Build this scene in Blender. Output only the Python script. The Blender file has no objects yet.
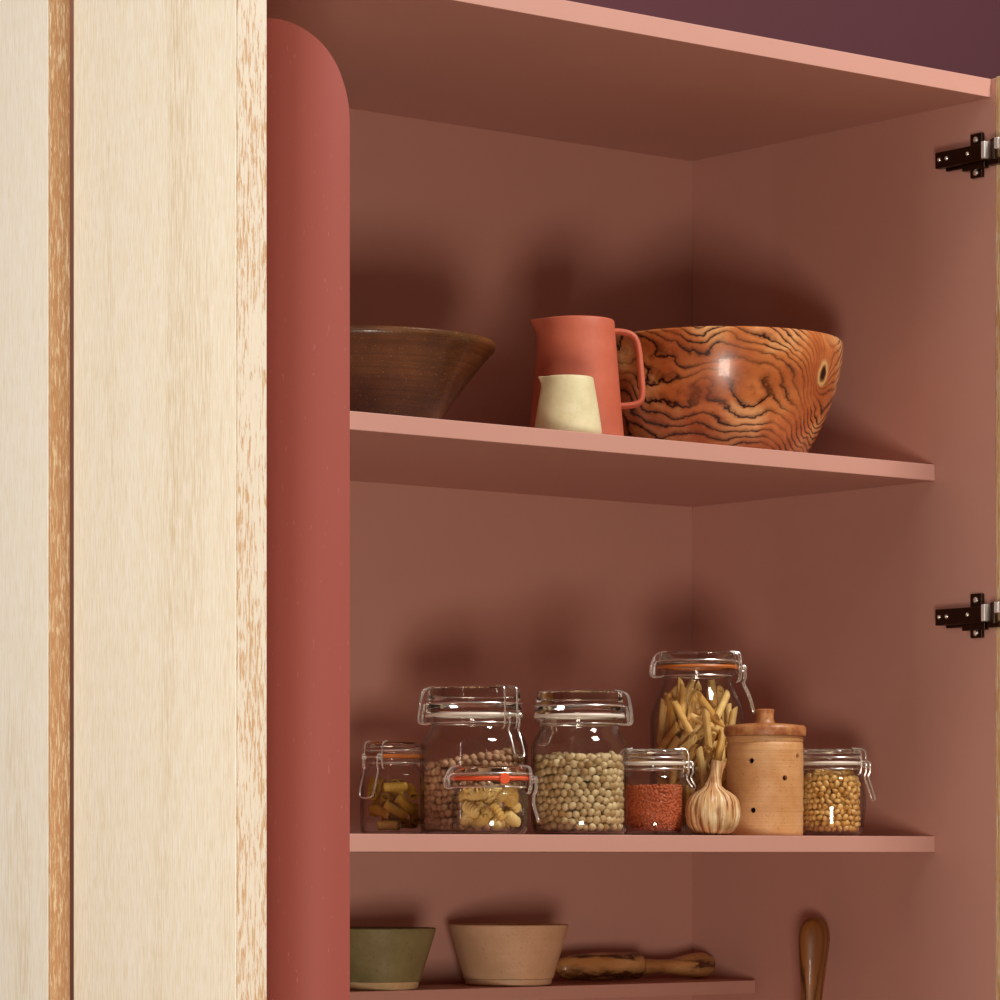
import bpy, bmesh, math, random
import numpy as np
from mathutils import Vector, Matrix, Euler

C = bpy.context.scene.collection
PI = math.pi
rnd = random.Random(11)

# ------------------------------------------------------------------ camera facts
F = 3778.0                       # focal length in pixels of the 1000 px frame
YAW = math.radians(38.9)
SA, CA = math.sin(YAW), math.cos(YAW)
CAM = Vector((-2.937, -2.800, 1.38))
ZC, HOR = CAM.z, 855.0
AZ_RIGHT = -YAW                  # compass angle of the picture's right
AZ_CAM = -YAW - PI / 2           # compass angle towards the camera


def spot(u, Y):
    """X of the place seen at column u on the depth plane Y, and metres per pixel there."""
    k = (u - 500.0) / F
    dx = (k * CA + SA)
    dy = (-k * SA + CA)
    t = (Y - CAM.y) / dy
    return CAM.x + dx * t, t / F


# ------------------------------------------------------------------ mesh builder
class MB:
    def __init__(s):
        s.v, s.f = [], []

    def add(s, vs, fs, M=None):
        o = len(s.v)
        for p in vs:
            p = Vector(p)
            s.v.append(M @ p if M is not None else p)
        s.f += [tuple(i + o for i in f) for f in fs]
        return s

    def box(s, x0, x1, y0, y1, z0, z1, M=None):
        vs = [(x, y, z) for x in (x0, x1) for y in (y0, y1) for z in (z0, z1)]
        fs = [(0, 1, 3, 2), (4, 6, 7, 5), (0, 4, 5, 1), (2, 3, 7, 6), (0, 2, 6, 4), (1, 5, 7, 3)]
        return s.add(vs, fs, M)

    def lathe(s, prof, n=64, M=None, fn=None, close=True):
        vs, rings = [], []
        for (r, z) in prof:
            if r < 1e-7:
                rings.append([len(vs)]); vs.append(Vector((0, 0, z)))
            else:
                rings.append(list(range(len(vs), len(vs) + n)))
                for i in range(n):
                    a = 2 * PI * i / n
                    p = Vector((r * math.cos(a), r * math.sin(a), z))
                    vs.append(fn(p, a) if fn else p)
        fs = []
        m = len(rings)
        for k in range(m if close else m - 1):
            A, B = rings[k], rings[(k + 1) % m]
            if len(A) == 1 and len(B) == 1:
                continue
            for i in range(n):
                j = (i + 1) % n
                if len(A) == 1: fs.append((A[0], B[j], B[i]))
                elif len(B) == 1: fs.append((A[i], A[j], B[0]))
                else: fs.append((A[i], A[j], B[j], B[i]))
        return s.add(vs, fs, M)

    def tube(s, path, r, n=10, closed=False, M=None, rx=None, smooth=0, up=None):
        """round (or rx wide, r thick) bar along a path"""
        P = [Vector(p) for p in path]
        for _ in range(smooth):
            Q = []
            m = len(P)
            for i in range(m if closed else m - 1):
                a, b = P[i], P[(i + 1) % m]
                Q += [a * .75 + b * .25, a * .25 + b * .75]
            P = Q if closed else [P[0]] + Q + [P[-1]]
        m = len(P)
        vs = []
        prev = None
        for i in range(m):
            if closed: t = P[(i + 1) % m] - P[i - 1]
            else: t = P[min(i + 1, m - 1)] - P[max(i - 1, 0)]
            t.normalize()
            if prev is None:
                ref = Vector(up) if up is not None else (Vector((0, 0, 1)) if abs(t.z) < .9 else Vector((1, 0, 0)))
            else: ref = prev
            a = (ref - t * ref.dot(t)).normalized()
            prev = a
            b = t.cross(a)
            rr = r[i] if isinstance(r, (list, tuple)) and len(r) == m else (r if not isinstance(r, (list, tuple)) else r[0])
            for k in range(n):
                w = 2 * PI * k / n
                vs.append(P[i] + a * math.cos(w) * (rx if rx else rr) + b * math.sin(w) * rr)
        fs = []
        for i in range(m if closed else m - 1):
            for k in range(n):
                k2 = (k + 1) % n
                i2 = (i + 1) % m
                fs.append((i * n + k, i * n + k2, i2 * n + k2, i2 * n + k))
        if not closed:
            fs.append(tuple(range(n))[::-1]); fs.append(tuple((m - 1) * n + k for k in range(n)))
        return s.add(vs, fs, M)

    def mesh(s, name, mat, smooth=True, angle=35):
        me = bpy.data.meshes.new(name)
        me.from_pydata([tuple(p) for p in s.v], [], s.f)
        bm = bmesh.new(); bm.from_mesh(me)
        bmesh.ops.recalc_face_normals(bm, faces=bm.faces)
        bm.to_mesh(me); bm.free()
        if smooth:
            me.shade_smooth()
            me.set_sharp_from_angle(angle=math.radians(angle))
        if mat: me.materials.append(mat)
        return me

    def build(s, name, mat, parent=None, smooth=True, angle=35, bevel=0, loc=None):
        me = s.mesh(name, mat, smooth, angle)
        o = bpy.data.objects.new(name, me); C.objects.link(o)
        if parent: o.parent = parent
        if loc is not None: o.location = loc
        if bevel:
            b = o.modifiers.new('bevel', 'BEVEL'); b.width = bevel; b.segments = 3
            b.limit_method = 'ANGLE'; b.harden_normals = True
        return o


def tag(o, label=None, cat=None, group=None, kind=None):
    for k, v in (('label', label), ('category', cat), ('group', group), ('kind', kind)):
        if v: o[k] = v
    return o


def thing(name, loc, label, cat, rz=0, group=None):
    o = bpy.data.objects.new(name, None); C.objects.link(o)
    o.empty_display_size = .02
    o.location = loc; o.rotation_euler = (0, 0, rz)
    return tag(o, label, cat, group)


# ------------------------------------------------------------------ materials
def lin(h):
    h = h.lstrip('#')
    c = [int(h[i:i + 2], 16) / 255 for i in (0, 2, 4)]
    return tuple(x / 12.92 if x <= .04045 else ((x + .055) / 1.055) ** 2.4 for x in c) + (1,)


class Mat:
    def __init__(s, name):
        s.m = bpy.data.materials.new(name); s.m.use_nodes = True
        s.t = s.m.node_tree; s.t.nodes.clear()
        s.out = s.t.nodes.new('ShaderNodeOutputMaterial')

    def n(s, kind, **kw):
        nd = s.t.nodes.new('ShaderNode' + kind)
        for k, v in kw.items():
            if k.startswith('_'):
                setattr(nd, k[1:], v)
            else:
                key = int(k[1:]) if k[0] == 'i' and k[1:].isdigit() else k.replace('__', ' ')
                sock = nd.inputs[key]
                if isinstance(v, bpy.types.NodeSocket): s.t.links.new(v, sock)
                else: sock.default_value = v
        return nd

    def obj(s, scale=(1, 1, 1), rot=(0, 0, 0), loc=(0, 0, 0)):
        tc = s.n('TexCoord')
        return s.n('Mapping', Vector=tc.outputs['Object'], Scale=scale, Rotation=rot, Location=loc).outputs[0]

    def noise(s, vec, scale=1, detail=3, rough=.5, dist=0):
        return s.n('TexNoise', Vector=vec, Scale=scale, Detail=detail, Roughness=rough, Distortion=dist).outputs[0]

    def ramp(s, fac, stops, interp='LINEAR'):
        r = s.n('ValToRGB', Fac=fac); r.color_ramp.interpolation = interp
        e = r.color_ramp.elements
        while len(e) < len(stops): e.new(.5)
        for el, (p, c) in zip(e, stops):
            el.position = p; el.color = lin(c) if isinstance(c, str) else (c, c, c, 1)
        return r.outputs[0]

    def mix(s, fac, a, b, blend='MIX'):
        nd = s.n('Mix', _data_type='RGBA', _blend_type=blend)
        for k, v in ((0, fac), (6, a), (7, b)):
            if isinstance(v, bpy.types.NodeSocket): s.t.links.new(v, nd.inputs[k])
            else: nd.inputs[k].default_value = lin(v) if isinstance(v, str) else v
        return nd.outputs[2]

    def math(s, op, a, b=0.0, c=0.0):
        return s.n('Math', _operation=op, i0=a, i1=b, i2=c).outputs[0]

    def bump(s, h, strength=.2, dist=.001):
        return s.n('Bump', Height=h, Strength=strength, Distance=dist).outputs[0]

    def finish(s, color, rough=.5, normal=None, spec=.5, metal=0, coat=0, **kw):
        p = s.n('BsdfPrincipled', Roughness=rough, Metallic=metal)
        p.inputs['Specular IOR Level'].default_value = spec
        p.inputs['Coat Weight'].default_value = coat
        for k, v in kw.items(): p.inputs[k.replace('__', ' ')].default_value = v
        if isinstance(color, bpy.types.NodeSocket): s.t.links.new(color, p.inputs['Base Color'])
        else: p.inputs['Base Color'].default_value = lin(color)
        if normal is not None: s.t.links.new(normal, p.inputs['Normal'])
        s.t.links.new(p.outputs[0], s.out.inputs[0])
        return s.m


def paint(name, col, rough=.5, grain=900, strength=.12, var=.06, spec=.4):
    m = Mat(name); v = m.obj()
    n = m.noise(v, grain, 2)
    big = m.noise(v, 14, 3)
    c = m.mix(m.math('MULTIPLY', big, var), col, '#000000')
    return m.finish(c, rough, m.bump(n, strength, .0006), spec)


M = {}
M['inside'] = paint('pink_lacquer', '#c49182', .5, 700, .10, .06, .35)
M['plum'] = paint('plum_wall_paint', '#5a2e35', .8, 500, .1)
M['floor'] = paint('floor_paint', '#5c483b', .7, 60, .1)


def red_lacquer():
    m = Mat('brick_red_lacquer')
    v = m.obj((420, 420, 110))
    n = m.noise(v, 1, 2)
    pores = m.ramp(n, [(0, 0), (.70, 0), (.74, 1), (1, 1)])
    fine = m.noise(m.obj(), 800, 2)
    c = m.mix(m.math('MULTIPLY', pores, .22), '#9c5147', '#cf9888')
    h = m.math('SUBTRACT', fine, pores)
    return m.finish(c, .6, m.bump(h, .12, .0005), .25)


M['red'] = red_lacquer()


def oak_face(name, seed, light='#f3ebd9', mid='#ebdfc5', dark='#d9c4a0'):
    m = Mat(name)
    broad = m.noise(m.obj((16, 16, 1.3), loc=(seed, 0, seed)), 1, 3, .5, .4)
    fine = m.noise(m.obj((620, 620, 30), loc=(seed, 1, 0)), 1, 4, .62, .25)
    hair = m.noise(m.obj((1300, 1300, 55), loc=(0, seed, 0)), 1, 3, .6)
    white = m.noise(m.obj((800, 800, 42), loc=(seed, seed, 3)), 1, 2)
    c = m.ramp(broad, [(.30, dark), (.45, mid), (.62, mid), (.75, light)])
    c = m.mix(m.ramp(fine, [(.40, 0), (.60, 1)]), c, light)
    c = m.mix(m.math('MULTIPLY', m.ramp(hair, [(.50, 0), (.66, 1)]), .60), c, dark)
    c = m.mix(m.math('MULTIPLY', m.ramp(white, [(.60, 0), (.68, 1)]), .8), c, '#f4efe2')
    return m.finish(c, .6, m.bump(fine, .25, .0006), .3)


def oak_edge(name, seed, base, pale, amount=.5):
    m = Mat(name)
    v = m.obj((520, 520, 46), loc=(seed, 3, 1))
    warp = m.n('TexNoise', Vector=v, Scale=.6, Detail=3).outputs[1]
    vv = m.n('VectorMath', _operation='MULTIPLY_ADD', i0=warp, i1=(1.6, 1.6, 1.6), i2=v).outputs[0]
    n1 = m.noise(vv, 1.1, 4, .6)
    n2 = m.noise(m.obj((900, 900, 70), loc=(seed, 0, 5)), 1, 3, .6, .5)
    n3 = m.noise(m.obj((30, 30, 6), loc=(seed, 0, 2)), 1, 2)
    k = m.math('ADD', n1, m.math('MULTIPLY', m.math('SUBTRACT', n3, .5), .30))
    c = m.ramp(k, [(amount - .10, base), (amount - .02, base), (amount + .03, pale), (1, '#dfd3bf')])
    c = m.mix(m.math('MULTIPLY', m.ramp(n2, [(.52, 0), (.60, 1)]), .55), c, pale)
    return m.finish(c, .6, m.bump(n1, .4, .0008), .3)


M['oak_a'] = oak_face('limed_oak', 2.0)
M['oak_b'] = oak_face('limed_oak_paler', 7.3, '#f5efe1', '#efe6d2', '#e0d0b0')
M['edge_a'] = oak_edge('oak_edge_flakes', 1.0, '#bf9a72', '#d6cbb8', .465)
M['edge_b'] = oak_edge('oak_edge_brown', 6.0, '#b98c62', '#dcc4a0', .58)
M['oak_door'] = oak_face('golden_oak', 4.1, '#dcbf94', '#c39a6b', '#9a6f42')


def glass(name, ior=1.48, rough=.015, tint=(.985, .985, .975, 1)):
    m = Mat(name)
    fc = m.n('LayerWeight', Blend=.5).outputs['Facing']
    k0 = ((ior - 1) / (ior + 1)) ** 2
    fr = m.n('Math', _operation='MULTIPLY_ADD', i0=m.math('POWER', fc, 5.0), i1=1 - k0, i2=k0)
    # a long way through the glass at the rim of the jar: darker there
    edge = m.mix(m.math('POWER', fc, 4.0), tint, (.42, .40, .36, 1))
    tr = m.n('BsdfTransparent', Color=edge)
    gl = m.n('BsdfGlossy', Roughness=rough)
    mx = m.n('MixShader', i0=fr.outputs[0], i1=tr.outputs[0], i2=gl.outputs[0])
    m.t.links.new(mx.outputs[0], m.out.inputs[0])
    return m.m


M['glass'] = glass('clear_jar_glass')


def solid_glass():
    m = Mat('thick_lid_glass')
    return m.finish('#f4f2ea', .02, None, .5, **{'Transmission Weight': 1.0, 'IOR': 1.45})


M['lid'] = solid_glass()
M['steel'] = Mat('bright_steel_wire').finish('#efeae2', .27, None, .5, .93)
M['bronze'] = Mat('dark_bronze_metal').finish('#4a3a30', .35, None, .5, 1)
M['chrome'] = Mat('polished_nickel').finish('#f2eee8', .42, None, .5, .6)


def rubber(name, col):
    return Mat(name).finish(col, .45, None, .5, **{'Subsurface Weight': .0})


M['rubber_orange'] = rubber('orange_rubber', '#e2592c')
M['rubber_amber'] = rubber('amber_rubber', '#b8682a')
M['rubber_clear'] = rubber('white_rubber', '#e2d6c6')


def stone(name, cols, rough, scale=45, speck=None, rings=0, spec=.5, coat=0, bstr=.15):
    m = Mat(name); v = m.obj()
    n = m.noise(v, scale, 4, .6)
    c = m.ramp(n, [(.32, cols[0]), (.5, cols[1]), (.68, cols[2])])
    fine = m.noise(v, 600, 2)
    if speck:
        sp = m.ramp(m.noise(v, 420, 2), [(.64, 0), (.70, 1)])
        c = m.mix(m.math('MULTIPLY', sp, .7), c, speck)
    h = m.math('MULTIPLY', fine, .4)
    if rings:
        w = m.noise(m.obj((3, 3, rings)), 1, 3)
        c = m.mix(m.math('MULTIPLY', m.ramp(w, [(.45, 0), (.65, 1)]), .35), c, cols[0])
        h = m.math('ADD', h, w)
    return m.finish(c, rough, m.bump(h, bstr, .0012), spec, coat=coat)


M['brown_glaze'] = stone('brown_speckled_glaze', ['#432510', '#583315', '#6c421d'], .36, 18, '#8a6238', 420, .5, .2, .5)
M['terracotta'] = stone('matte_terracotta', ['#b35a41', '#ba6047', '#c0674d'], .55, 30, None, 0, .35)
M['cream'] = stone('cream_stoneware', ['#cfc296', '#d6ca9f', '#dcd1a9'], .55, 60, '#c4b48a', 0, .35)
M['pot_clay'] = stone('orange_brown_stoneware', ['#bd8450', '#cb9662', '#d4a472'], .5, 26, '#9a6232', 330, .4, 0, .45)
M['pot_rim'] = stone('rust_stoneware', ['#8a4c2c', '#ab6c40', '#c08a58'], .42, 70, '#7a3c20', 0, .4, 0, .2)
M['green_glaze'] = stone('olive_glaze', ['#716740', '#7d724a', '#857b53'], .45, 30, '#584c28', 0, .4)
M['tan_glaze'] = stone('tan_glaze', ['#c49c76', '#cea682', '#d4ae8a'], .5, 20, '#a27c52', 160, .4)
M['bare_clay'] = stone('bare_clay', ['#b99a6c', '#c2a478', '#cbae84'], .7, 60, None, 0, .3)


def olive_wood(name, scale=1.0, knot=None, dark='#35140a', cols=('#96491f', '#b9652f', '#d08a4a'), squash=(9, 9, 15), gloss=.28, strata=(0, 0, 75), swing=14.0):
    """layers across `strata`, bent by noise, with thin dark lines between them"""
    m = Mat(name)
    v = m.obj(tuple(q * scale for q in squash))
    warp = m.n('TexNoise', Vector=v, Scale=2.6, Detail=3, Roughness=.55)
    vv = m.n('VectorMath', _operation='MULTIPLY_ADD', i0=warp.outputs[1], i1=(.17, .17, .17), i2=v).outputs[0]
    n = m.noise(vv, .62, 2, .45, .2)
    tone = m.noise(vv, 1.3, 4)
    tc = m.n('TexCoord').outputs['Object']
    lay = m.n('VectorMath', _operation='DOT_PRODUCT', i0=tc, i1=strata).outputs['Value']
    f = m.math('MULTIPLY_ADD', n, swing, lay)
    if knot:
        d = m.n('VectorMath', _operation='DISTANCE', i0=m.n('VectorMath', _operation='MULTIPLY', i0=tc, i1=(1, 1, .72)).outputs[0],
                i1=(knot[0], knot[1], knot[2] * .72)).outputs['Value']
        dd = m.math('ADD', d, m.math('MULTIPLY', m.math('SUBTRACT', warp.outputs[0], .5), .010))
        near = m.math('POWER', 2.718, m.math('MULTIPLY', d, -55.0))
        f = m.math('ADD', f, m.math('MULTIPLY', near, 9.0))
    f = m.math('ADD', f, m.math('MULTIPLY', m.noise(v, 6.0, 3, .6), .9))
    ph = m.math('FRACT', f)
    ln = m.ramp(ph, [(0, 1), (.08, 1), (.17, .6), (.42, .12), (.75, 0), (.93, .4), (1, .9)])
    ph2 = m.math('FRACT', m.math('MULTIPLY', f, 2.63))
    ln2 = m.ramp(ph2, [(0, .55), (.10, .5), (.25, 0), (.9, 0), (1, .5)])
    weight = m.ramp(m.noise(vv, 1.1, 2), [(.36, .35), (.54, 1)])
    c = m.ramp(tone, [(.34, cols[0]), (.5, cols[1]), (.64, cols[2])])
    c = m.mix(m.math('MULTIPLY', ln2, m.math('SUBTRACT', 1.1, weight)), c, cols[0])
    c = m.mix(m.math('MULTIPLY', ln, weight), c, dark)
    if knot:
        c = m.mix(m.ramp(dd, [(0, 0), (.0062, 0), (.0076, .85), (.0098, .5), (.012, 0)]), c, '#dcb070')
        c = m.mix(m.ramp(dd, [(0, 1), (.0054, 1), (.0072, 0), (1, 0)]), c, '#1d0c06')
    return m.finish(c, gloss, m.bump(f, .03, .001), .5, coat=.15)


M['wood_tool'] = olive_wood('olive_wood_tool', 2.0, None, '#4a230f', ('#aa7440', '#c48a52', '#d6a268'), (3, 12, 12), .4, (3, 20, 34), 3)
M['wood_handle'] = olive_wood('olive_wood_handle', 2.0, None, '#3d1c0c', ('#84501f', '#9f6530', '#ba8045'), (12, 12, 1.6), .45, (80, 70, 3), 4)


def simple(name, a, b, scale=250, rough=.5, spec=.4, bstr=.15):
    m = Mat(name); v = m.obj()
    n = m.noise(v, scale, 3)
    rndm = m.n('ObjectInfo').outputs['Random']
    k = m.math('ADD', m.math('MULTIPLY', n, .6), m.math('MULTIPLY', rndm, .4))
    c = m.ramp(k, [(.3, a), (.7, b)])
    return m.finish(c, rough, m.bump(n, bstr, .0006), spec)


M['chickpea'] = simple('chickpea_skin', '#a58150', '#dcc597', 260, .5)
M['chickpea_pink'] = simple('rosy_chickpea_skin', '#a47855', '#c69a75', 260, .5)
M['penne'] = simple('dry_penne', '#d09a48', '#efca82', 120, .45)
M['fusilli'] = simple('dry_fusilli', '#d9ae5c', '#ecd08c', 120, .45)
M['macaroni'] = simple('dry_macaroni', '#c0902c', '#dcb44c', 120, .45)
M['split_pea'] = simple('yellow_split_pea', '#bd8234', '#efc47a', 200, .45)
M['lentil'] = simple('red_lentil', '#a2401f', '#c86a3c', 500, .5)


def garlic_mat():
    m = Mat('garlic_skin')
    tc = m.n('TexCoord').outputs['Object']
    sx = m.n('SeparateXYZ', Vector=tc)
    ang = m.math('ARCTAN2', sx.outputs[1], sx.outputs[0])
    cv = m.n('CombineXYZ', X=m.math('MULTIPLY', ang, 6.0), Y=0.0, Z=m.math('MULTIPLY', sx.outputs[2], 26.0)).outputs[0]
    n = m.noise(cv, 1, 4, .6, .3)
    c = m.ramp(n, [(.37, '#7f4a2a'), (.44, '#b98050'), (.56, '#dcba86'), (.7, '#ecd8b4')])
    low = m.ramp(m.noise(tc, 60, 3), [(.55, 0), (.75, 1)])
    c = m.mix(m.math('MULTIPLY', low, .6), c, '#8a4a26')
    return m.finish(c, .45, m.bump(n, .25, .001), .4)


M['garlic'] = garlic_mat()
M['dark_hole'] = Mat('unlit_clay').finish('#5a3a22', .9)

# ------------------------------------------------------------------ the setting
tag(MB().box(-6, 4, .502, .56, 0, 3.6).build('wall_back', M['plum'], smooth=False), kind='structure')
tag(MB().box(-6, 4, -5.5, .502, -.05, 0).build('floor', M['floor'], smooth=False), kind='structure')

# ------------------------------------------------------------------ cupboard
EPS = .0004
YB, YS = .483, .089              # back panel face, front of the two wide shelves
Z_TOP0, Z_TOP1 = ZC + .8075, ZC + .8275
Z_UP0, Z_UP1 = ZC + .4050, ZC + .4230
Z_LO0, Z_LO1 = ZC + .0028, ZC + .0203
Z_BT1 = ZC - .1425
Z_BT0 = Z_BT1 - .0150
Z_KEEP = ZC - .395               # the shelf under the picture that carries the tall utensil
XL = -1.110
cup = thing('cupboard', (0, 0, 0), 'dusty pink lacquered cupboard standing open with three shelves of kitchenware', 'cupboard')
MB().box(XL - .018, .018, YB, YB + .014, 0, Z_TOP1).build('back_panel', M['inside'], cup, False)
MB().box(0, .018, 0, YB, 0, Z_TOP1).build('side_panel', M['inside'], cup, False, bevel=.0008)
MB().box(XL - .018, XL, 0, YB, 0, Z_TOP1).build('side_panel', M['inside'], cup, False, bevel=.0008)
MB().box(XL, -.0002, .006, YB, Z_TOP0, Z_TOP1).build('top_panel', M['inside'], cup, False, bevel=.0008)
MB().box(XL, -.0002, YS, YB, Z_UP0, Z_UP1).build('shelf', M['inside'], cup, False, bevel=.0009)
MB().box(XL, -.0002, YS, YB, Z_LO0, Z_LO1).build('shelf', M['inside'], cup, False, bevel=.0009)
MB().box(XL, -.012, .362, YB, Z_BT0, Z_BT1).build('shelf', M['inside'], cup, False, bevel=.0009)
MB().box(XL, -.0002, YS, YB, Z_KEEP - .018, Z_KEEP).build('bottom_panel', M['inside'], cup, False, bevel=.0009)
d = MB().box(-.0012, .0190, -.34, -.0012, .02, Z_TOP1 + .001).build('door', M['oak_door'], cup, False, bevel=.0012)
d['label'] = 'pale oak door opened outwards at the right'


def hinge(z):
    """concealed hinge on the right side panel: cross plate, arm, knuckle and the bright arm to the door"""
    h = MB().box(-.005, -.0003, .0150, .0325, z - .0240, z + .0235)
    h = h.build('hinge', M['bronze'], cup, False, bevel=.0012)
    a = MB()
    a.box(-.0165, -.008, .004, .0735, z - .0090, z + .0085)
    a.box(-.0080, -.004, .010, .066, z - .0120, z + .0085)
    a.box(-.0100, -.003, .006, .040, z - .0160, z - .0080)
    a.build('hinge_arm', M['bronze'], h, False, bevel=.0012)
    k = MB()
    k.box(-.0175, -.0105, -.0010, .0045, z - .0075, z + .0105)
    k.build('arm_end', M['chrome'], h, False, bevel=.001)
    k = MB()
    k.tube([(-.0085, -.0060, z - .0090), (-.0085, -.0060, z + .0120)], .0042, 16)
    k.tube([(-.0115, -.0100, z - .0100), (-.0115, -.0100, z + .0125)], .0026, 14)
    k.box(-.0085, -.0010, -.0120, .0040, z - .0140, z - .0085)
    k.build('knuckle', M['bronze'], h, True)
    b = MB()
    b.box(-.0155, .0008, -.0190, -.0125, z + .0005, z + .0125)
    b.box(-.0150, .0008, -.0440, -.0190, z + .0010, z + .0120)
    b.build('door_arm', M['chrome'], h, False, bevel=.0012)
    for (y, dz, r) in ((.0240, .0165, .0034), (.0240, -.0185, .0034), (.0560, 0, .0023), (.0670, 0, .0022), (.0250, .0005, .0022)):
        x = -.005 if abs(dz) > .01 else -.0165
        sc = MB().lathe([(0, .0014), (r * .7, .0014), (r, .0006), (r, -.001), (0, -.001)], 20,
                        Matrix.Translation((x, y, z + dz)) @ Matrix.Rotation(-PI / 2, 4, 'Y'))
        sc.box(-r * .7, r * .7, -.0005, .0005, .0012, .0020, Matrix.Translation((x, y, z + dz)) @ Matrix.Rotation(-PI / 2, 4, 'Y'))
        sc.build('screw', M['steel'], h)


hinge(ZC + .7480)
hinge(ZC + .2560)

# ------------------------------------------------------------------ the red rounded panel
YF = -.115                       # its front face; the board bends back round the left
XR, s_ = spot(349.8, YF)
_, s2_ = spot(283, -.070)
ztop = ZC + (HOR - 20.0) * s2_
RB_, TH, RAD = .045, .012, .093  # bend, thickness, rounded top corner
XC = spot(340, YF)[0]
plan = []                        # (outer x, outer y, inner x, inner y, run along the board)
run = 0
for i in range(4):
    x = XR + (XC - XR) * i / 4
    plan.append((x, YF, x, YF + TH, XR - x))
run0 = XR - XC
for i in range(29):
    a = PI / 2 * i / 28
    plan.append((XC - RB_ * math.sin(a), YF + RB_ - RB_ * math.cos(a), XC - (RB_ - TH) * math.sin(a), YF + RB_ - (RB_ - TH) * math.cos(a), run0 + RB_ * a))
for i in range(1, 9):
    y = YF + RB_ + (-.004 - YF - RB_) * i / 8
    plan.append((XC - RB_, y, XC - RB_ + TH, y, run0 + RB_ * PI / 2 + y - YF - RB_))
fine = []
for p_, q_ in zip(plan[:-1], plan[1:]):
    for k in range(3):
        fine.append(tuple(p_[j] + (q_[j] - p_[j]) * k / 3 for j in range(5)))
fine.append(plan[-1])
pre = []                         # extra steps where the corner is steep
for k in range(14):
    r_ = .012 * (k / 14) ** 2
    pre.append((XR - r_, YF, XR - r_, YF + TH, r_))
fine = pre + [p for p in fine if p[4] > .0121]
vs, fs = [], []
for p in fine:
    k = max(0, RAD - p[4])
    z = ztop - RAD + math.sqrt(max(RAD * RAD - k * k, 0)) if p[4] < RAD else ztop
    vs += [(p[0], p[1], 0), (p[0], p[1], z), (p[2], p[3], z), (p[2], p[3], 0)]
for i in range(len(fine) - 1):
    for k in range(4):
        k2 = (k + 1) % 4
        fs.append((i * 4 + k, i * 4 + k2, i * 4 + 4 + k2, i * 4 + 4 + k))
fs += [(0, 1, 2, 3), tuple(len(vs) - 4 + k for k in range(4))]
o = MB().add(vs, fs).build('rounded_panel', M['red'], None, True, 40, bevel=.0028)
tag(o, 'brick red curved upright panel with rounded top corner, between the pale oak and the shelves', 'panel')

# ------------------------------------------------------------------ the two pale oak panels at the left
Y0 = -.300
xa0, _ = spot(238, Y0)
xa1, _ = spot(267, Y0)
ya, yb_ = Y0, .2
for _ in range(50):
    ym = (ya + yb_) / 2
    if spot(73.5, ym)[0] > xa0: yb_ = ym
    else: ya = ym
LA = ya - Y0
t = thing('oak_panel', (xa0, Y0, 0), 'wide pale limed oak panel with flaky orange edge beside the red rounded panel', 'panel')
MB().box(0, xa1 - xa0, .0030, LA, 0, 2.9).build('panel_face', M['oak_a'], t, False, bevel=.0008)
MB().box(0, xa1 - xa0, 0, .0030, 0, 2.9).build('edge_strip', M['edge_a'], t, False, bevel=.0008)['label'] = 'orange flaky grained edge'
Y1 = Y0 + LA + .012
xb0, _ = spot(50, Y1)
xb1, _ = spot(70.3, Y1)
t = thing('oak_panel', (xb0, Y1, 0), 'narrower pale oak panel at the far left with a brown grained edge', 'panel')
MB().box(0, xb1 - xb0, .0030, .42, 0, 2.9).build('panel_face', M['oak_b'], t, False, bevel=.0008)
MB().box(0, xb1 - xb0, 0, .0030, 0, 2.9).build('edge_strip', M['edge_b'], t, False, bevel=.0008)['label'] = 'brown grained edge'

# ------------------------------------------------------------------ upper shelf
def arc(cx, cz, r, a0, a1, n=6):
    return [(cx + r * math.cos(a0 + (a1 - a0) * i / n), cz + r * math.sin(a0 + (a1 - a0) * i / n)) for i in range(n + 1)]


# brown stoneware bowl
YU = .300
x, s = spot(364, YU)
R = 132 * s
H = ZC + (HOR - 344) * s - Z_UP1
t = thing('stoneware_bowl', (x, YU, Z_UP1 + EPS), 'wide dark brown speckled stoneware bowl on the top shelf beside the red panel', 'bowl', .4)
prof = [(0, .006), (R * .40, .004), (R * .43, 0), (R * .50, 0), (R * .525, .006), (R * .53, .012)]
for i in range(9):
    f = i / 8
    prof.append((R * (.53 + .39 * f - .012 * math.sin(f * PI)), .012 + (H - .030) * f))
prof += [(R * .963, H - .0115), (R * .992, H - .0078), (R, H - .004), (R * .997, H - .001), (R * .988, H), (R * .965, H + .0005), (R * .94, H - .003)]
for i in range(9):
    f = 1 - i / 8
    prof.append((R * (.46 + .42 * f), .014 + (H - .030) * f))
prof += [(0, .011)]
MB().lathe(prof, 96).build('bowl_body', M['brown_glaze'], t)

# terracotta pitcher
YP = .225
x, s = spot(576.5, YP)
Rb, Rt = 48.5 * s, 38 * s
H = ZC + (HOR - 321) * s - Z_UP1
t = thing('pitcher', (x, YP, Z_UP1 + EPS), 'tall matte terracotta pitcher with loop handle behind the small cream pitcher', 'pitcher', AZ_RIGHT)


def spout_fn(H, Rt, reach, width, rise):
    def fn(p, a):
        w = abs(((a - PI + PI) % (2 * PI)) - PI)
        k = math.exp(-(w / width) ** 2) * max(0, (p.z / H - .86) / .14) ** 1.6
        q = p.copy()
        q.x -= reach * k
        q.z += rise * k * (1 if p.z > H * .9 else 0)
        return q
    return fn


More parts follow.
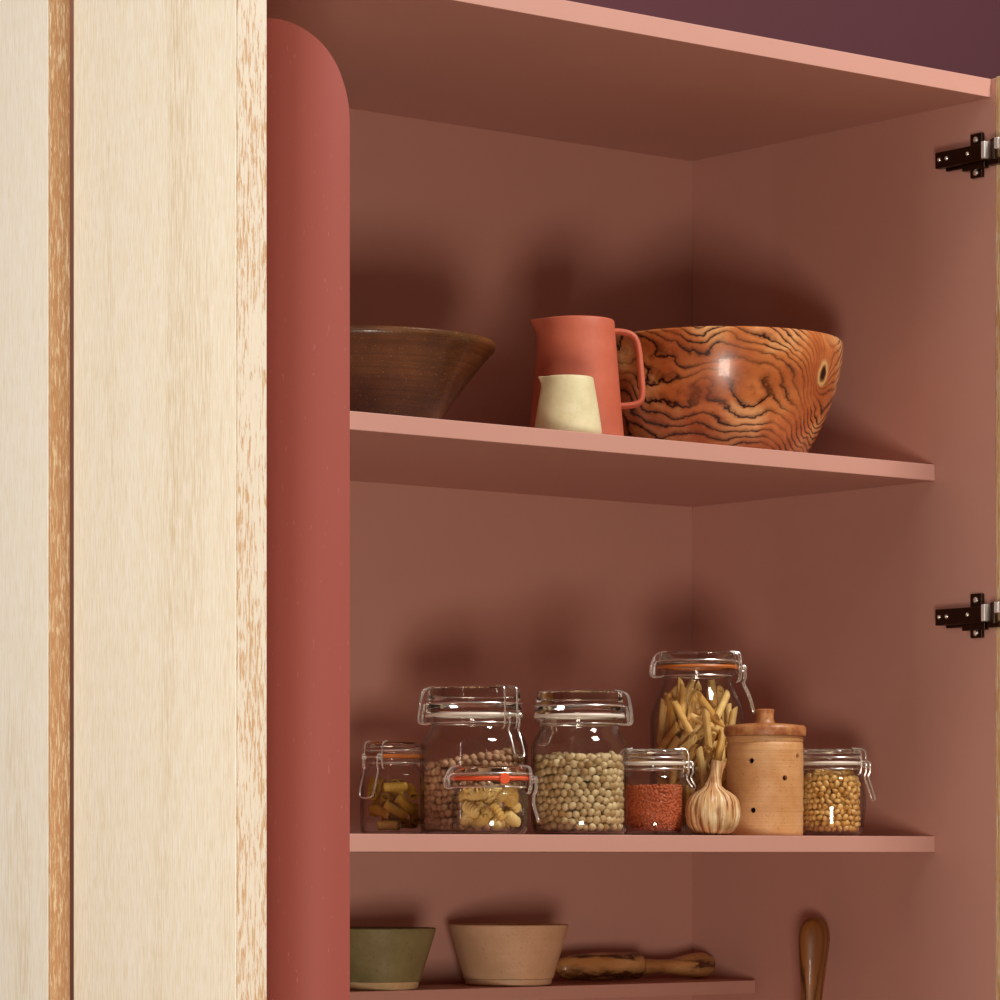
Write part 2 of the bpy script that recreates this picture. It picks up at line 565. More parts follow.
fnp = spout_fn(H, Rt, .010, .34, .001)
fn0 = lambda p, a: fnp(p, a)
prof = [(0, .003), (Rb * .9, .003), (Rb * .93, 0), (Rb * .97, 0), (Rb, .004)]
for i in range(1, 15):
    f = i / 14
    prof.append((Rb + (Rt - Rb) * f ** .92, .004 + (H - .006) * f))
prof += [(Rt - .0005, H - .0008), (Rt - .0015, H), (Rt - .003, H - .0008)]
for i in range(13, -1, -1):
    f = i / 14
    prof.append((Rb + (Rt - Rb) * f - .0042, .007 + (H - .010) * f))
prof += [(0, .007)]
MB().lathe(prof, 96, None, fn0).build('pitcher_body', M['terracotta'], t)
hz = lambda y: ZC + (HOR - y) * s - Z_UP1
hx = lambda u: (u - 576.5) * s
path = [(hx(606), 0, hz(332)), (hx(622), 0, hz(332)), (hx(633), 0, hz(335)), (hx(638.5), 0, hz(345)), (hx(641), 0, hz(372)),
        (hx(643), 0, hz(396)), (hx(639.5), 0, hz(404)), (hx(630), 0, hz(406)), (hx(616), 0, hz(407))]
MB().tube(path, .0034, 14, False, None, .0066, 2, (0, 1, 0)).build('handle', M['terracotta'], t, True, 60)

# small cream pitcher
YK = .140
x, s = spot(568, YK)
Rb, Rt = 34 * s, 25.5 * s
H = ZC + (HOR - 378) * s - Z_UP1
t = thing('pitcher', (x, YK, Z_UP1 + EPS), 'small cream stoneware pitcher standing in front of the terracotta pitcher', 'pitcher', AZ_RIGHT)
fnc = spout_fn(H, Rt, .0055, .26, .0012)
prof = [(0, .003), (Rb * .86, .003), (Rb * .90, 0), (Rb * .95, 0), (Rb * .985, .002), (Rb, .005)]
for i in range(1, 13):
    f = i / 12
    prof.append((Rb + (Rt - Rb) * f ** 1.12, .005 + (H - .0065) * f))
prof += [(Rt - .0004, H - .0006), (Rt - .0014, H), (Rt - .0026, H - .0008)]
for i in range(11, -1, -1):
    f = i / 12
    prof.append((Rb + (Rt - Rb) * f ** 1.12 - .0036, .007 + (H - .010) * f))
prof += [(0, .007)]
MB().lathe(prof, 80, None, lambda p, a: fnc(p, a)).build('pitcher_body', M['cream'], t)

# olive wood bowl
YW = .245
x, s = spot(721, YW)
R = 122 * s
H = ZC + (HOR - 343) * s - Z_UP1
RB = .66 * R
rz = AZ_CAM
t = thing('wooden_bowl', (x, YW, Z_UP1 + EPS), 'deep glossy olive wood bowl with dark wavy grain and a knot', 'bowl', rz)
prof = [(0, .003), (RB * .9, .003), (RB * .95, 0), (RB * .985, 0), (RB, .003)]
for i in range(1, 19):
    f = i / 18
    prof.append((RB + (R - RB) * (1 - (1 - f) ** 1.9), .003 + (H - .003) * f))
prof[-1] = (R - .0008, H - .002)
prof += [(R - .003, H), (R - .007, H), (R - .0095, H - .003)]
for i in range(15, -1, -1):
    f = i / 18
    prof.append((RB + (R - RB) * (1 - (1 - f) ** 1.9) - .010, .012 + (H - .014) * f))
prof += [(0, .012)]
# the knot: on the flank, towards the picture's right (local +x looks to the camera, local +y to the picture's right)
kz = ZC + (HOR - 381) * s - Z_UP1
kf = kz / H
kr = RB + (R - RB) * (1 - (1 - kf) ** 1.9)
ky = (818 - 721) * s
kx = math.sqrt(max(kr * kr - ky * ky, 0))
M['olive_bowl'] = olive_wood('olive_wood_bowl', 1.0, (kx, ky, kz), '#30130a', ('#a8562a', '#c67640', '#e2a76e'), (15, 12, 15), .27, (0, 30, 90), 15.0)
MB().lathe(prof, 112).build('bowl_body', M['olive_bowl'], t)

# ------------------------------------------------------------------ clip-top jars
def clip_jar(u, Y, rpx, y_lid, y_gas, y_neck, y_full, lidf, neckf, rubber_mat, clasp_deg, label, lever=.042, tab=False, barrel=0.0, foot=.93, wide=.0072, hinge_deg=None):
    """y_* are heights down the jar: lid top, rubber ring, neck, where the shoulder reaches full width"""
    x, s = spot(u, Y)
    R = rpx * s
    Z = lambda y: ZC + (HOR - y) * s - Z_LO1
    zl, zg, zn, zf = Z(y_lid), Z(y_gas), Z(y_neck), Z(y_full)
    rl, rn = R * lidf, R * neckf
    rim = min(rl * .985, rn + .006)
    rz = AZ_RIGHT + math.radians(clasp_deg)
    t = thing('clip_top_jar', (x, Y, Z_LO1 + EPS), label, 'jar', rz, 'clip-top jars on the middle shelf')
    w = .0018
    # glass body: outside up, lip, inside down
    rb = lambda f: R * (1 + barrel * math.sin(PI * f))
    out = [(0, .0016), (R * (foot - .22), .0014), (R * (foot - .14), 0), (R * (foot - .06), 0), (R * foot, .0025)]
    for i in range(1, 5):
        a = PI / 2 * i / 4
        out.append((R * foot + (R - R * foot) * math.sin(a), .0025 + .012 * (1 - math.cos(a))))
    for i in range(1, 7):
        out.append((rb(i / 7), .0145 + (zf - .0145) * i / 7))
    for i in range(9):
        f = i / 8
        k = .5 + .5 * math.cos(PI * f)
        kk = k ** .75
        out.append((rn + (R - rn) * kk, zf + (zn - .002 - zf) * f))
    lip = [(rn, zn), (rim, zn + .0015), (rim, zg - .0022), (rim - .001, zg - .0012), (rn - w - .001, zg - .0012)]
    ins = [(max(r - w, 0), max(z, .0032)) for r, z in out[4:]][::-1]
    ins = [(r, z) for r, z in ins]
    prof = out + lip + ins + [(0, .0034)]
    MB().lathe(prof, 72).build('jar_body', M['glass'], t, True, 50)
    # lid
    h = zl - zg
    lid = [(0, zg + .0022), (rl * .80, zg + .0022), (rl * .84, zg + .0010), (rl * .96, zg + .0010), (rl, zg + .0030), (rl, zg + h * .30),
           (rl * .975, zg + h * .36), (rl * .965, zg + h * .80), (rl * .94, zl - .0012), (rl * .90, zl), (rl * .80, zl), (rl * .74, zl - .003), (0, zl - .0035)]
    MB().lathe(lid, 72).build('lid', M['lid'], t, True, 40)
    # rubber ring
    g = MB().lathe([(rim * .84, zg - .0010), (rim + .0008, zg - .0018), (rim + .0016, zg), (rim + .0008, zg + .0018), (rim * .84, zg + .0010)], 72)
    if tab:
        ta = math.radians(tab)
        MT = Matrix.Rotation(ta, 4, 'Z') @ Matrix.Translation((rim + .002, 0, zg - .0005)) @ Matrix.Rotation(PI / 2, 4, 'Y')
        g.lathe([(0, .0012), (.0050, .0012), (.0058, 0), (.0050, -.0012), (0, -.0012)], 20, MT)
    g.build('rubber_ring', rubber_mat, t, True, 40)
    # wire: ring round the lid, ring round the neck, hinge links at the back
    wr = .00095
    wb = MB()
    zr = zg + h * .40
    rr, rk = rl * .985 + wr, rn + .0012
    ring = lambda r, z, n=56: [(r * math.cos(2 * PI * i / n), r * math.sin(2 * PI * i / n), z) for i in range(n)]
    wb.tube(ring(rr, zr), wr, 8, True)
    wb.tube(ring(rk, zn + .0003), wr, 8, True)
    ro = max(rl, rim)
    MH = Matrix.Rotation(math.radians(hinge_deg - clasp_deg - 180), 4, 'Z') if hinge_deg is not None else None
    for sy in (-.0075, .0075):
        wb.tube([(-rl * .80, sy, zl + .0010), (-ro - .001, sy, zl - .001), (-ro - .0045, sy, zl - .006), (-ro - .0078, sy, zg - .001), (-ro - .0070, sy, zn - .001), (-rk, sy, zn)],
                wr, 8, False, MH, None, 2)
        wb.tube([(-ro - .0015, sy * .6, zr), (-ro - .0040, sy * .6, zg), (-ro - .0035, sy * .6, zn)], wr, 8, False, MH, None, 2)
    wb.tube([(-ro - .0076, -.0080, zg - .001), (-ro - .0076, .0080, zg - .001)], wr, 8, False, MH)
    wb.build('wire_bail', M['steel'], t)
    # clasp: two hooks over the lid, loops, and the lever hanging outside the jar
    cl = MB()
    x1 = ro + .0030
    for sy in (-wide * 1.25, wide * 1.25):
        cl.tube([(rl * .80, sy, zl + .0010), (ro + .0005, sy, zl + .0002), (x1, sy, zl - .003), (x1 + .0005, sy, zg), (x1, sy, zn - .004), (x1 - .003, sy, zn - .006)],
                wr, 8, False, None, None, 2)
        cl.tube([(x1 + .0030 + .0030 * math.cos(2 * PI * i / 14), sy * .85, zg - .001 + .0030 * math.sin(2 * PI * i / 14)) for i in range(14)], wr, 8, True)
    cl.tube([(x1 + .0030, -wide * 1.3, zg - .001), (x1 + .0030, wide * 1.3, zg - .001)], wr, 8)
    cl.build('clasp', M['steel'], t)
    lv = MB()
    xe = max(R * (1 + barrel), ro) + .0095
    zq = zn - lever
    if zq < .004: zq = .004
    sy = wide
    lv.tube([(x1 + .0050, -sy, zg), (x1 + .0058, -sy, zn - .003), (x1 + .0030, -sy, zn - .007), (xe - .0045, -sy, (zn + zq) / 2), (xe, -sy, zq + .003), (xe + .0005, -sy * .6, zq),
             (xe + .0005, sy * .6, zq), (xe, sy, zq + .003), (xe - .0045, sy, (zn + zq) / 2), (x1 + .0030, sy, zn - .007), (x1 + .0058, sy, zn - .003), (x1 + .0050, sy, zg)],
            wr * 1.1, 8, False, None, None, 2)
    lv.build('lever', M['steel'], t)
    return dict(x=x, y=Y, z=Z_LO1, R=R - w - .0004, Rn=rn - w - .0006, zf=zf, zn=zn, zg=zg, s=s, Z=Z, foot=R * foot - w)


J1 = clip_jar(393, .320, 33, 743, 757, 764, 778, .84, .76, M['rubber_amber'], -128,
              'small jar of dull yellow macaroni with amber rubber ring, nearest the red panel', .036, wide=.0095)
J2 = clip_jar(474, .242, 54, 688, 716, 724, 748, .89, .79, M['rubber_clear'], -44,
              'big clear jar half full of rosy chickpeas, behind the small jar of fusilli', .036, hinge_deg=176)
J3 = clip_jar(490, .138, 38.5, 767, 779, 788, 796, .98, .90, M['rubber_orange'], -6,
              'squat jar of fusilli with a bright orange rubber ring and tab', .034, tab=-62)
J4 = clip_jar(579.5, .160, 48.5, 692, 717, 725, 749, .93, .80, M['rubber_clear'], 128,
              'big clear jar of pale chickpeas beside the jar of red lentils', .020, hinge_deg=-8)
J5 = clip_jar(654, .165, 32, 750, 764, 770, 780, .95, .86, M['rubber_clear'], 14,
              'small jar of red lentils between the pale chickpeas and the garlic', .020)
J6 = clip_jar(697.5, .250, 47.5, 653, 668, 677, 722, .84, .72, M['rubber_amber'], 4,
              'tallest jar, filled with penne, standing behind the garlic and clay pot', .040)
J7 = clip_jar(831, .150, 33, 750, 764, 770, 782, .93, .82, M['rubber_clear'], -22,
              'small round jar of yellow split peas at the right of the clay pot', .034, barrel=.06, foot=.86)

# ------------------------------------------------------------------ what is in the jars
TO_CAM = Vector((math.cos(AZ_CAM), math.sin(AZ_CAM), 0))
RIGHT = Vector((math.cos(AZ_RIGHT), math.sin(AZ_RIGHT), 0))


def inner_radius(J, z):
    """room for contents at height z inside the jar"""
    if z < .012: return J['foot'] + (J['R'] - J['foot']) * z / .012 - .0006
    if z < J['zf']: return J['R'] - .0008
    f = min((z - J['zf']) / (J['zn'] - J['zf']), 1)
    return J['Rn'] + (J['R'] - J['Rn']) * (.5 + .5 * math.cos(PI * f)) ** .9 - .0012


def place(me, name, J, p, rot, label, cat, group):
    o = bpy.data.objects.new(name, me); C.objects.link(o)
    o.location = (J['x'] + p[0], J['y'] + p[1], J['z'] + p[2])
    o.rotation_euler = rot
    return tag(o, label, cat, group)


def stuff_mesh(name, J, mat, items, label, cat):
    """one object out of many small meshes: items = (mesh, position, rotation)"""
    vs, fs = [], []
    for me, p, rot in items:
        Mx = Matrix.Translation(p) @ rot.to_matrix().to_4x4()
        o = len(vs)
        vs += [tuple(Mx @ v.co) for v in me.vertices]
        fs += [tuple(i + o for i in q.vertices) for q in me.polygons]
    me = bpy.data.meshes.new(name); me.from_pydata(vs, [], fs); me.shade_smooth(); me.materials.append(mat)
    o = bpy.data.objects.new(name, me); C.objects.link(o)
    o.location = (J['x'], J['y'], J['z'])
    return tag(o, label, cat, kind='stuff')


def bead_mesh(name, mat, r, beak=0, flat=1.0, seed=0, nu=12, nv=8):
    q = random.Random(seed)
    ph = [q.uniform(0, 6.28) for _ in range(4)]

    def fn(p, a):
        d = p.normalized() if p.length > 0 else p
        k = 1 + .05 * math.sin(3 * d.x + ph[0]) + .05 * math.sin(3.5 * d.y + ph[1]) + .04 * math.sin(4 * d.z + ph[2])
        if beak:
            b = max(0, d.x - .80) / .20
            k += beak * b
            k -= .08 * max(0, 1 - abs(d.y) / .22) * max(0, d.x) * (1 - b)
        return p * k
    prof = [(0, -r * flat)] + [(r * math.sin(PI * i / nv), -r * flat * math.cos(PI * i / nv)) for i in range(1, nv)] + [(0, r * flat)]
    return MB().lathe(prof, nu, None, fn, close=False).mesh(name, mat, True, 180)


def pack_beads(J, r, ztop, seed, slope=(0, 0), sq=.93):
    """settle round seeds against the glass: rings of the outer layer, a second layer and the top"""
    q = random.Random(seed)
    pts = []
    rows = int((ztop - .003) / (r * 1.72))
    for layer, rad_off in ((0, r), (1, r * 2.95)):
        for k in range(rows + 4):
            z = .0038 + r + k * r * 1.72 * (1 if layer == 0 else 1)
            rad = inner_radius(J, z) - rad_off
            if k == 0: rad -= r * .2
            if rad <= r: continue
            n = int(2 * PI * rad / (2 * r * 1.015))
            a0 = q.uniform(0, 6.28) if layer else (k % 2) * PI / n
            for i in range(n):
                a = a0 + 2 * PI * (i + q.uniform(-.42, .42)) / n
                rr = rad - q.uniform(0, .7) * r
                zz = z + q.uniform(-.75, .75) * r
                top = ztop + (slope[0] * math.cos(a) + slope[1] * math.sin(a)) * rr + q.uniform(-.6, .6) * r
                if zz > top: continue
                pts.append((layer, Vector((rr * math.cos(a), rr * math.sin(a), max(zz, .0038 + r)))))
    # the inside of the heap near its top
    rad = J['R'] - r * 4.6
    n = 0
    while rad > r * .5 and n < 400:
        m = max(1, int(2 * PI * rad / (2 * r * 1.05)))
        for i in range(m):
            a = 2 * PI * i / m + n
            for dz in (0, -1.8 * r):
                z = ztop + (slope[0] * math.cos(a) + slope[1] * math.sin(a)) * rad + dz + q.uniform(-.4, .3) * r
                pts.append((2, Vector((rad * math.cos(a), rad * math.sin(a), z))))
        rad -= 2 * r; n += 1
    # relax overlaps
    P = np.array([p for _, p in pts]); N = len(P)
    for it in range(60):
        D = P[:, None, :] - P[None, :, :]
        L = np.sqrt((D ** 2).sum(-1)) + np.eye(N)
        ov = np.clip(2 * r * sq - L, 0, None) * (1 - np.eye(N))
        P += .35 * (D / L[..., None] * ov[..., None]).sum(1)
        for i in range(N):
            lim = inner_radius(J, max(P[i, 2], .004)) - r * 1.22
            h = math.hypot(P[i, 0], P[i, 1])
            if h > lim: P[i, :2] *= lim / h
        P[:, 2] = np.maximum(P[:, 2], .0040 + r * 1.1)
    return [(l, Vector(p)) for (l, _), p in zip(pts, P)]


def fill_beads(J, r, ztop, meshes, mat, name, label, cat, group, rest_label, most, seed, slope=(0, 0), hide=None):
    q = random.Random(seed + 1)
    pts = pack_beads(J, r, ztop, seed, slope)
    scored = []
    for l, p in pts:
        d = Vector((p.x, p.y, 0))
        f = d.normalized().dot(TO_CAM) if d.length > 0 else -1
        vis = (l == 0 and f > .12)
        if vis and hide and hide(p.dot(RIGHT), p.z, f): vis = False
        scored.append((f if vis else -9, l, p))
    front = sorted([x for x in scored if x[0] > -5], key=lambda x: -x[0])[:most]
    keep = set(id(x[2]) for x in front)
    rest = []
    for f, l, p in scored:
        rot = Euler((q.uniform(0, 6.28), q.uniform(0, 6.28), q.uniform(0, 6.28)))
        me = q.choice(meshes)
        if id(p) in keep: place(me, name, J, p, rot, label, cat, group)
        else: rest.append((me, p, rot))
    stuff_mesh(name + 's', J, mat, rest, rest_label, cat)


rp = .0041
cp = [bead_mesh('chickpea', M['chickpea'], rp, .15, 1.0, k) for k in range(4)]
fill_beads(J4, rp, J4['Z'](757) - .001, cp, M['chickpea'], 'chickpea',
           'pale chickpea against the glass of the big jar beside the red lentils', 'chickpea', 'pale chickpeas in the right-hand big jar',
           'rest of the pale chickpeas deeper inside the big jar beside the red lentils', 190, 3)
cq = [bead_mesh('chickpea', M['chickpea_pink'], rp, .15, 1.0, k + 9) for k in range(4)]
j3x = (490 - 474)


def behind_fusilli(px, z, f):
    u = px / J2['s'] + 474
    y = HOR - (z + J2['z'] - ZC) / J2['s']
    return (y > 768 and u > 449)


slope = RIGHT * .16
fill_beads(J2, rp, J2['Z'](759), cq, M['chickpea_pink'], 'chickpea',
           'rosy chickpea inside the big jar behind the small jar of fusilli', 'chickpea', 'rosy chickpeas in the left-hand big jar',
           'rest of the rosy chickpeas deeper inside the jar behind the fusilli', 110, 5, (slope.x, slope.y), behind_fusilli)
rs = .0038
sp = [bead_mesh('split_pea', M['split_pea'], rs, 0, .66, k + 20) for k in range(4)]


def behind_pot(px, z, f):
    return px / J7['s'] + 831 < 806


fill_beads(J7, rs * .92, J7['Z'](775), sp, M['split_pea'], 'split_pea',
           'yellow split pea against the glass of the small round jar', 'split pea', 'split peas in the right-hand jar',
           'rest of the yellow split peas deeper inside the small round jar', 150, 8, (0, 0), behind_pot)

# red lentils: nobody could count them
q = random.Random(5)
ln = [bead_mesh('lentil', M['lentil'], .0019, 0, .55, k + 40, 7, 5) for k in range(3)]
items = []
ztop = J5['Z'](787)
for k in range(2600):
    layer = q.random()
    z = q.uniform(.0062, ztop)
    a = q.uniform(0, 2 * PI)
    if layer < .80: rr = inner_radius(J5, z) - q.uniform(.0024, .0036)
    else:
        rr = (inner_radius(J5, ztop) - .002) * math.sqrt(q.random()); z = ztop + q.uniform(-.0015, .0020) - rr * .02
    items.append((q.choice(ln), Vector((rr * math.cos(a), rr * math.sin(a), z)), Euler((q.uniform(-.9, .9), q.uniform(-.9, .9) + (1.1 if layer < .8 else 0), a))))
core = MB().lathe([(0, .0048), (J5['foot'] - .004, .0048), (J5['R'] - .0035, .016), (J5['R'] - .0035, ztop - .001), (0, ztop - .001)], 40).mesh('lentil_heap', M['lentil'])
items.append((core, Vector((0, 0, 0)), Euler((0, 0, 0))))
stuff_mesh('red_lentils', J5, M['lentil'], items, 'heap of red lentils filling the small jar beside the garlic', 'lentils')


# dry pasta: bars packed at random inside a jar
def pack_bars(J, L, r, ztop, trials, seed, steep, zmin=.0056, dens=.96):
    q = random.Random(seed)
    k = np.linspace(-1, 1, 7)[:, None]
    kept, SP = [], np.zeros((0, 3))
    for tno in range(trials):
        shell = tno < trials * .6
        z = q.uniform(zmin, ztop)
        lean = q.uniform(*steep)
        rad = (J['R'] - r) * (q.uniform(.80, 1.0) if shell else math.sqrt(q.random()))
        a = q.uniform(0, 2 * PI)
        c = Vector((rad * math.cos(a), rad * math.sin(a), z))
        tang = Vector((-math.sin(a), math.cos(a), 0)) * q.choice((-1, 1))
        radial = Vector((math.cos(a), math.sin(a), 0))
        dirv = (tang * math.sin(lean) + Vector((0, 0, 1)) * math.cos(lean) + radial * q.uniform(-.25, .12)).normalized()
        # push inwards until both ends are inside the glass
        ok = False
        for _ in range(8):
            good = True
            for e in (-1, -.5, 0, .5, 1):
                p = c + dirv * (L / 2 * e)
                lim = inner_radius(J, max(p.z, .004)) - r * 1.15
                if math.hypot(p.x, p.y) > lim: good = False
                if p.z < zmin + r * .9 and abs(e) == 1: c.z += (zmin + r * .9 - p.z)
                if p.z > ztop + L * .25: good = False
            if good: ok = True; break
            c -= radial * .0012
        if not ok: continue
        S = np.array(c)[None, :] + k * (np.array(dirv)[None, :] * (L / 2))
        if len(SP):
            D = np.sqrt(((SP[:, None, :] - S[None, :, :]) ** 2).sum(-1)).min()
            if D < 2 * r * dens: continue
        SP = np.vstack([SP, S])
        kept.append((c, dirv))
    return kept


def fill_bars(J, L, r, ztop, meshes, mat, name, label, cat, group, rest_label, seed, steep, trials=5000, most=60, hide=None, fmin=.0, dens=.96):
    q = random.Random(seed + 1)
    rest, n = [], 0
    bars = pack_bars(J, L + 1.6 * r, r, ztop, trials, seed, steep, dens=dens)
    bars.sort(key=lambda b: -b[0].dot(TO_CAM))
    for c, dv in bars:
        f = Vector((c.x, c.y, 0)).dot(TO_CAM) / J['R']
        e = (Vector((0, 0, 1)).rotation_difference(dv) @ Euler((0, 0, q.uniform(0, 6.28))).to_quaternion()).to_euler()
        me = q.choice(meshes)
        if f > fmin and n < most and not (hide and hide(c.dot(RIGHT), c.z)):
            n += 1; place(me, name, J, c, e, label, cat, group)
        else: rest.append((me, c, e))
    if rest: stuff_mesh(name, J, mat, rest, rest_label, cat)


def penne_mesh(seed, L, r):
    """a hollow ridged tube with slanted ends"""
    n = 20
    vs, fs = [], []
    for ring, (sgn, k) in enumerate(((-1, 1), (1, 1), (1, .62), (-1, .62))):
        for i in range(n):
            a = 2 * PI * i / n
            rr = r * k * (1 + (.04 * math.cos(10 * a) if k == 1 else 0))
            vs.append((rr * math.cos(a), rr * math.sin(a), sgn * L / 2 - r * k * 1.0 * math.cos(a) * 1.0 * (1 if sgn > 0 else 1)))
    for b in range(4):
        for i in range(n):
            j = (i + 1) % n
            b2 = (b + 1) % 4
            fs.append((b * n + i, b * n + j, b2 * n + j, b2 * n + i))
    return MB().add(vs, fs).mesh('penne', M['penne'], True, 50)


def fusilli_mesh(L, r, turns=2.4):
    vs, fs = [], []
    m, n = 40, 24
    for i in range(m + 1):
        z = -L / 2 + L * i / m
        tw = turns * 2 * PI * i / m
        taper = min(1, .55 + 6 * min(i, m - i) / m)
        for k in range(n):
            a = 2 * PI * k / n
            rr = r * taper * (.36 + .64 * (abs(math.cos(a)) ** 3.0))
            vs.append((rr * math.cos(a + tw), rr * math.sin(a + tw), z))
    for i in range(m):
        for k in range(n):
            k2 = (k + 1) % n
            fs.append((i * n + k, i * n + k2, (i + 1) * n + k2, (i + 1) * n + k))
    fs.append(tuple(range(n))[::-1]); fs.append(tuple(m * n + k for k in range(n)))
    return MB().add(vs, fs).mesh('fusilli', M['fusilli'], True, 60)


def macaroni_mesh(L, r):
    path = []
    for i in range(11):
        a = -1.0 + 2.0 * i / 10
        path.append((r * .9 * (math.cos(a) - .75), 0, L / 2 * math.sin(a) / math.sin(1.0)))
    mb = MB()
    n, m = 14, 11
    P = [Vector(p) for p in path]
    vs, fs = [], []
    for k, rr in ((0, r), (1, r * .62)):
        for i in range(m):
            tt = (P[min(i + 1, m - 1)] - P[max(i - 1, 0)]).normalized()
            b = Vector((0, 1, 0)); a_ = b.cross(tt)
            for j in range(n):
                w = 2 * PI * j / n
                vs.append(P[i] + (a_ * math.cos(w) + b * math.sin(w)) * rr)
    N1 = m * n
    for i in range(m - 1):
        for j in range(n):
            j2 = (j + 1) % n
            fs.append((i * n + j, i * n + j2, (i + 1) * n + j2, (i + 1) * n + j))
            fs.append((N1 + i * n + j2, N1 + i * n + j, N1 + (i + 1) * n + j, N1 + (i + 1) * n + j2))
    for j in range(n):
        j2 = (j + 1) % n
        fs.append((j2, j, N1 + j, N1 + j2))
        e = (m - 1) * n
        fs.append((e + j, e + j2, N1 + e + j2, N1 + e + j))
    return mb.add(vs, fs).mesh('macaroni', M['macaroni'], True, 50)


pm = [penne_mesh(k, L, .0040) for k, L in enumerate((.040, .043, .046))]
fill_bars(J6, .044, .0040, J6['Z'](688), pm, M['penne'], 'penne', 'golden penne tube inside the tallest jar', 'pasta', 'penne in the tallest jar',
          'rest of the golden penne deeper inside the tallest jar', 21, (.05, 1.15), 22000, 70,
          lambda px, z: (px / J6['s'] + 697 > 735 and z < J6['Z'](735)) or z < J6['Z'](805), .10, .90)
fm = [fusilli_mesh(L, .0062) for L in (.019, .022)]
fill_bars(J3, .020, .0052, J3['Z'](792), fm, M['fusilli'], 'fusilli', 'pale golden fusilli spiral inside the squat jar with the orange ring', 'pasta', 'fusilli in the squat jar',
          'rest of the fusilli deeper inside the squat jar with the orange ring', 31, (.5, 1.57), 24000, 50, None, .05, .80)
mm = [macaroni_mesh(L, .0050) for L in (.022, .026)]
fill_bars(J1, .024, .0048, J1['Z'](786), mm, M['macaroni'], 'macaroni', 'dull yellow macaroni elbow inside the small jar nearest the red panel', 'pasta', 'macaroni in the left jar',
          'rest of the macaroni deeper inside the small jar nearest the red panel', 41, (.4, 1.57), 12000, 34,
          lambda px, z: px / J1['s'] + 393 > 420, .05, .84)

# ------------------------------------------------------------------ garlic and the clay pot
YG = .113
x, s = spot(713, YG)
R = 28 * s
t = thing('garlic_bulb', (x, YG, Z_LO1 + EPS), 'papery garlic bulb with a dried stalk leaning on the clay pot', 'garlic', AZ_RIGHT)


def lobes(p, a):
    r = math.hypot(p.x, p.y)
    k = 1 - .12 * (1 - abs(math.cos(3.5 * a + .5))) ** 2 + .02 * math.sin(2 * a)
    f = min(1, max(0, (R * 1.75 - p.z) / (R * .7)))
    k = 1 + (k - 1) * f
    return Vector((p.x * k, p.y * k, p.z))


hb = R * 1.72
prof = [(0, .004), (R * .16, .0015), (R * .30, .0012), (R * .34, 0), (R * .50, .0004), (R * .76, .004), (R * .93, .011), (R * 1.0, .0195), (R * .99, .0280),
        (R * .93, .0350), (R * .81, .0405), (R * .62, .0445), (R * .43, .0475), (R * .31, .0510), (R * .26, .055), (0, .055)]
MB().lathe(prof, 84, None, lobes).build('bulb', M['garlic'], t, True, 60)
st = MB().tube([(0, 0, .046), (.0008, 0, .053), (.0022, 0, .060), (.0040, .0005, .067), (.0060, .001, .0765)], [.0105, .0080, .0066, .0064, .0078], 14)
st.build('stalk', M['garlic'], t, True, 60)

YO = .140
x, s = spot(765, YO)
Rb, Rl = 38.5 * s, 41.0 * s
Z = lambda y: ZC + (HOR - y) * s - Z_LO1
hb, hl = Z(737), Z(726)
t = thing('garlic_pot', (x, YO, Z_LO1 + EPS), 'orange brown stoneware garlic pot with pierced sides and a knobbed lid', 'pot', AZ_CAM)
w = .0045
prof = [(0, .004), (Rb * .88, .004), (Rb * .92, 0), (Rb * .97, 0), (Rb * .99, .003), (Rb * .985, .008)]
for i in range(1, 14):
    f = i / 14
    prof.append((Rb * (.985 + .012 * math.sin(f * 2.6)) + .0003 * math.sin(i * 2.4), .008 + (hb - .018) * f))
prof += [(Rb * .99, hb - .008), (Rb * .965, hb - .0065), (Rb * .99, hb - .005), (Rb * .99, hb), (Rb - w, hb), (Rb - w - .0005, .009), (0, .009)]
body = MB().lathe(prof, 112).build('pot_body', M['pot_clay'], t, True, 40)
# pierced holes: cut right through the wall
cut = MB()
for (u, y) in ((749, 762), (782.5, 779), (750.5, 811), (796, 757)):
    yy = (u - 765) * s
    a = math.asin(max(-1, min(1, yy / Rb)))
    Mx = Matrix.Rotation(a, 4, 'Z') @ Matrix.Translation((Rb, 0, Z(y))) @ Matrix.Rotation(PI / 2, 4, 'Y')
    rr = .0029
    cut.lathe([(0, -.012), (rr, -.012), (rr, .012), (0, .012)], 18, Mx, close=False)
co = cut.build('cutter', M['dark_hole'], t)
bo = body.modifiers.new('holes', 'BOOLEAN'); bo.object = co; bo.operation = 'DIFFERENCE'; bo.solver = 'EXACT'
bpy.context.view_layer.update()
dg = bpy.context.evaluated_depsgraph_get()
me = bpy.data.meshes.new_from_object(body.evaluated_get(dg))
body.modifiers.clear(); old = body.data; body.data = me
me.set_sharp_from_angle(angle=math.radians(40))
bpy.data.objects.remove(co); bpy.data.meshes.remove(old)
me.name = 'pot_body'
prof = [(0, hb + .0005), (Rb - w - .002, hb + .0003), (Rl * .985, hb + .0003), (Rl, hb + .002), (Rl * 1.005, hl - .004), (Rl * .99, hl - .0015), (Rl * .95, hl), (Rl * .5, hl + .002), (0, hl + .0025)]
lid = MB().lathe(prof, 96).build('lid', M['pot_rim'], t, True, 40)
zk = Z(709.5)
kx_ = 0
prof = [(0, hl + .001), (.0125, hl + .0018), (.0105, hl + .0035), (.0092, hl + .007), (.0092, zk - .004), (.0100, zk - .0012), (.0085, zk), (0, zk + .0005)]
MB().lathe(prof, 48).build('knob', M['pot_rim'], lid, True, 40)

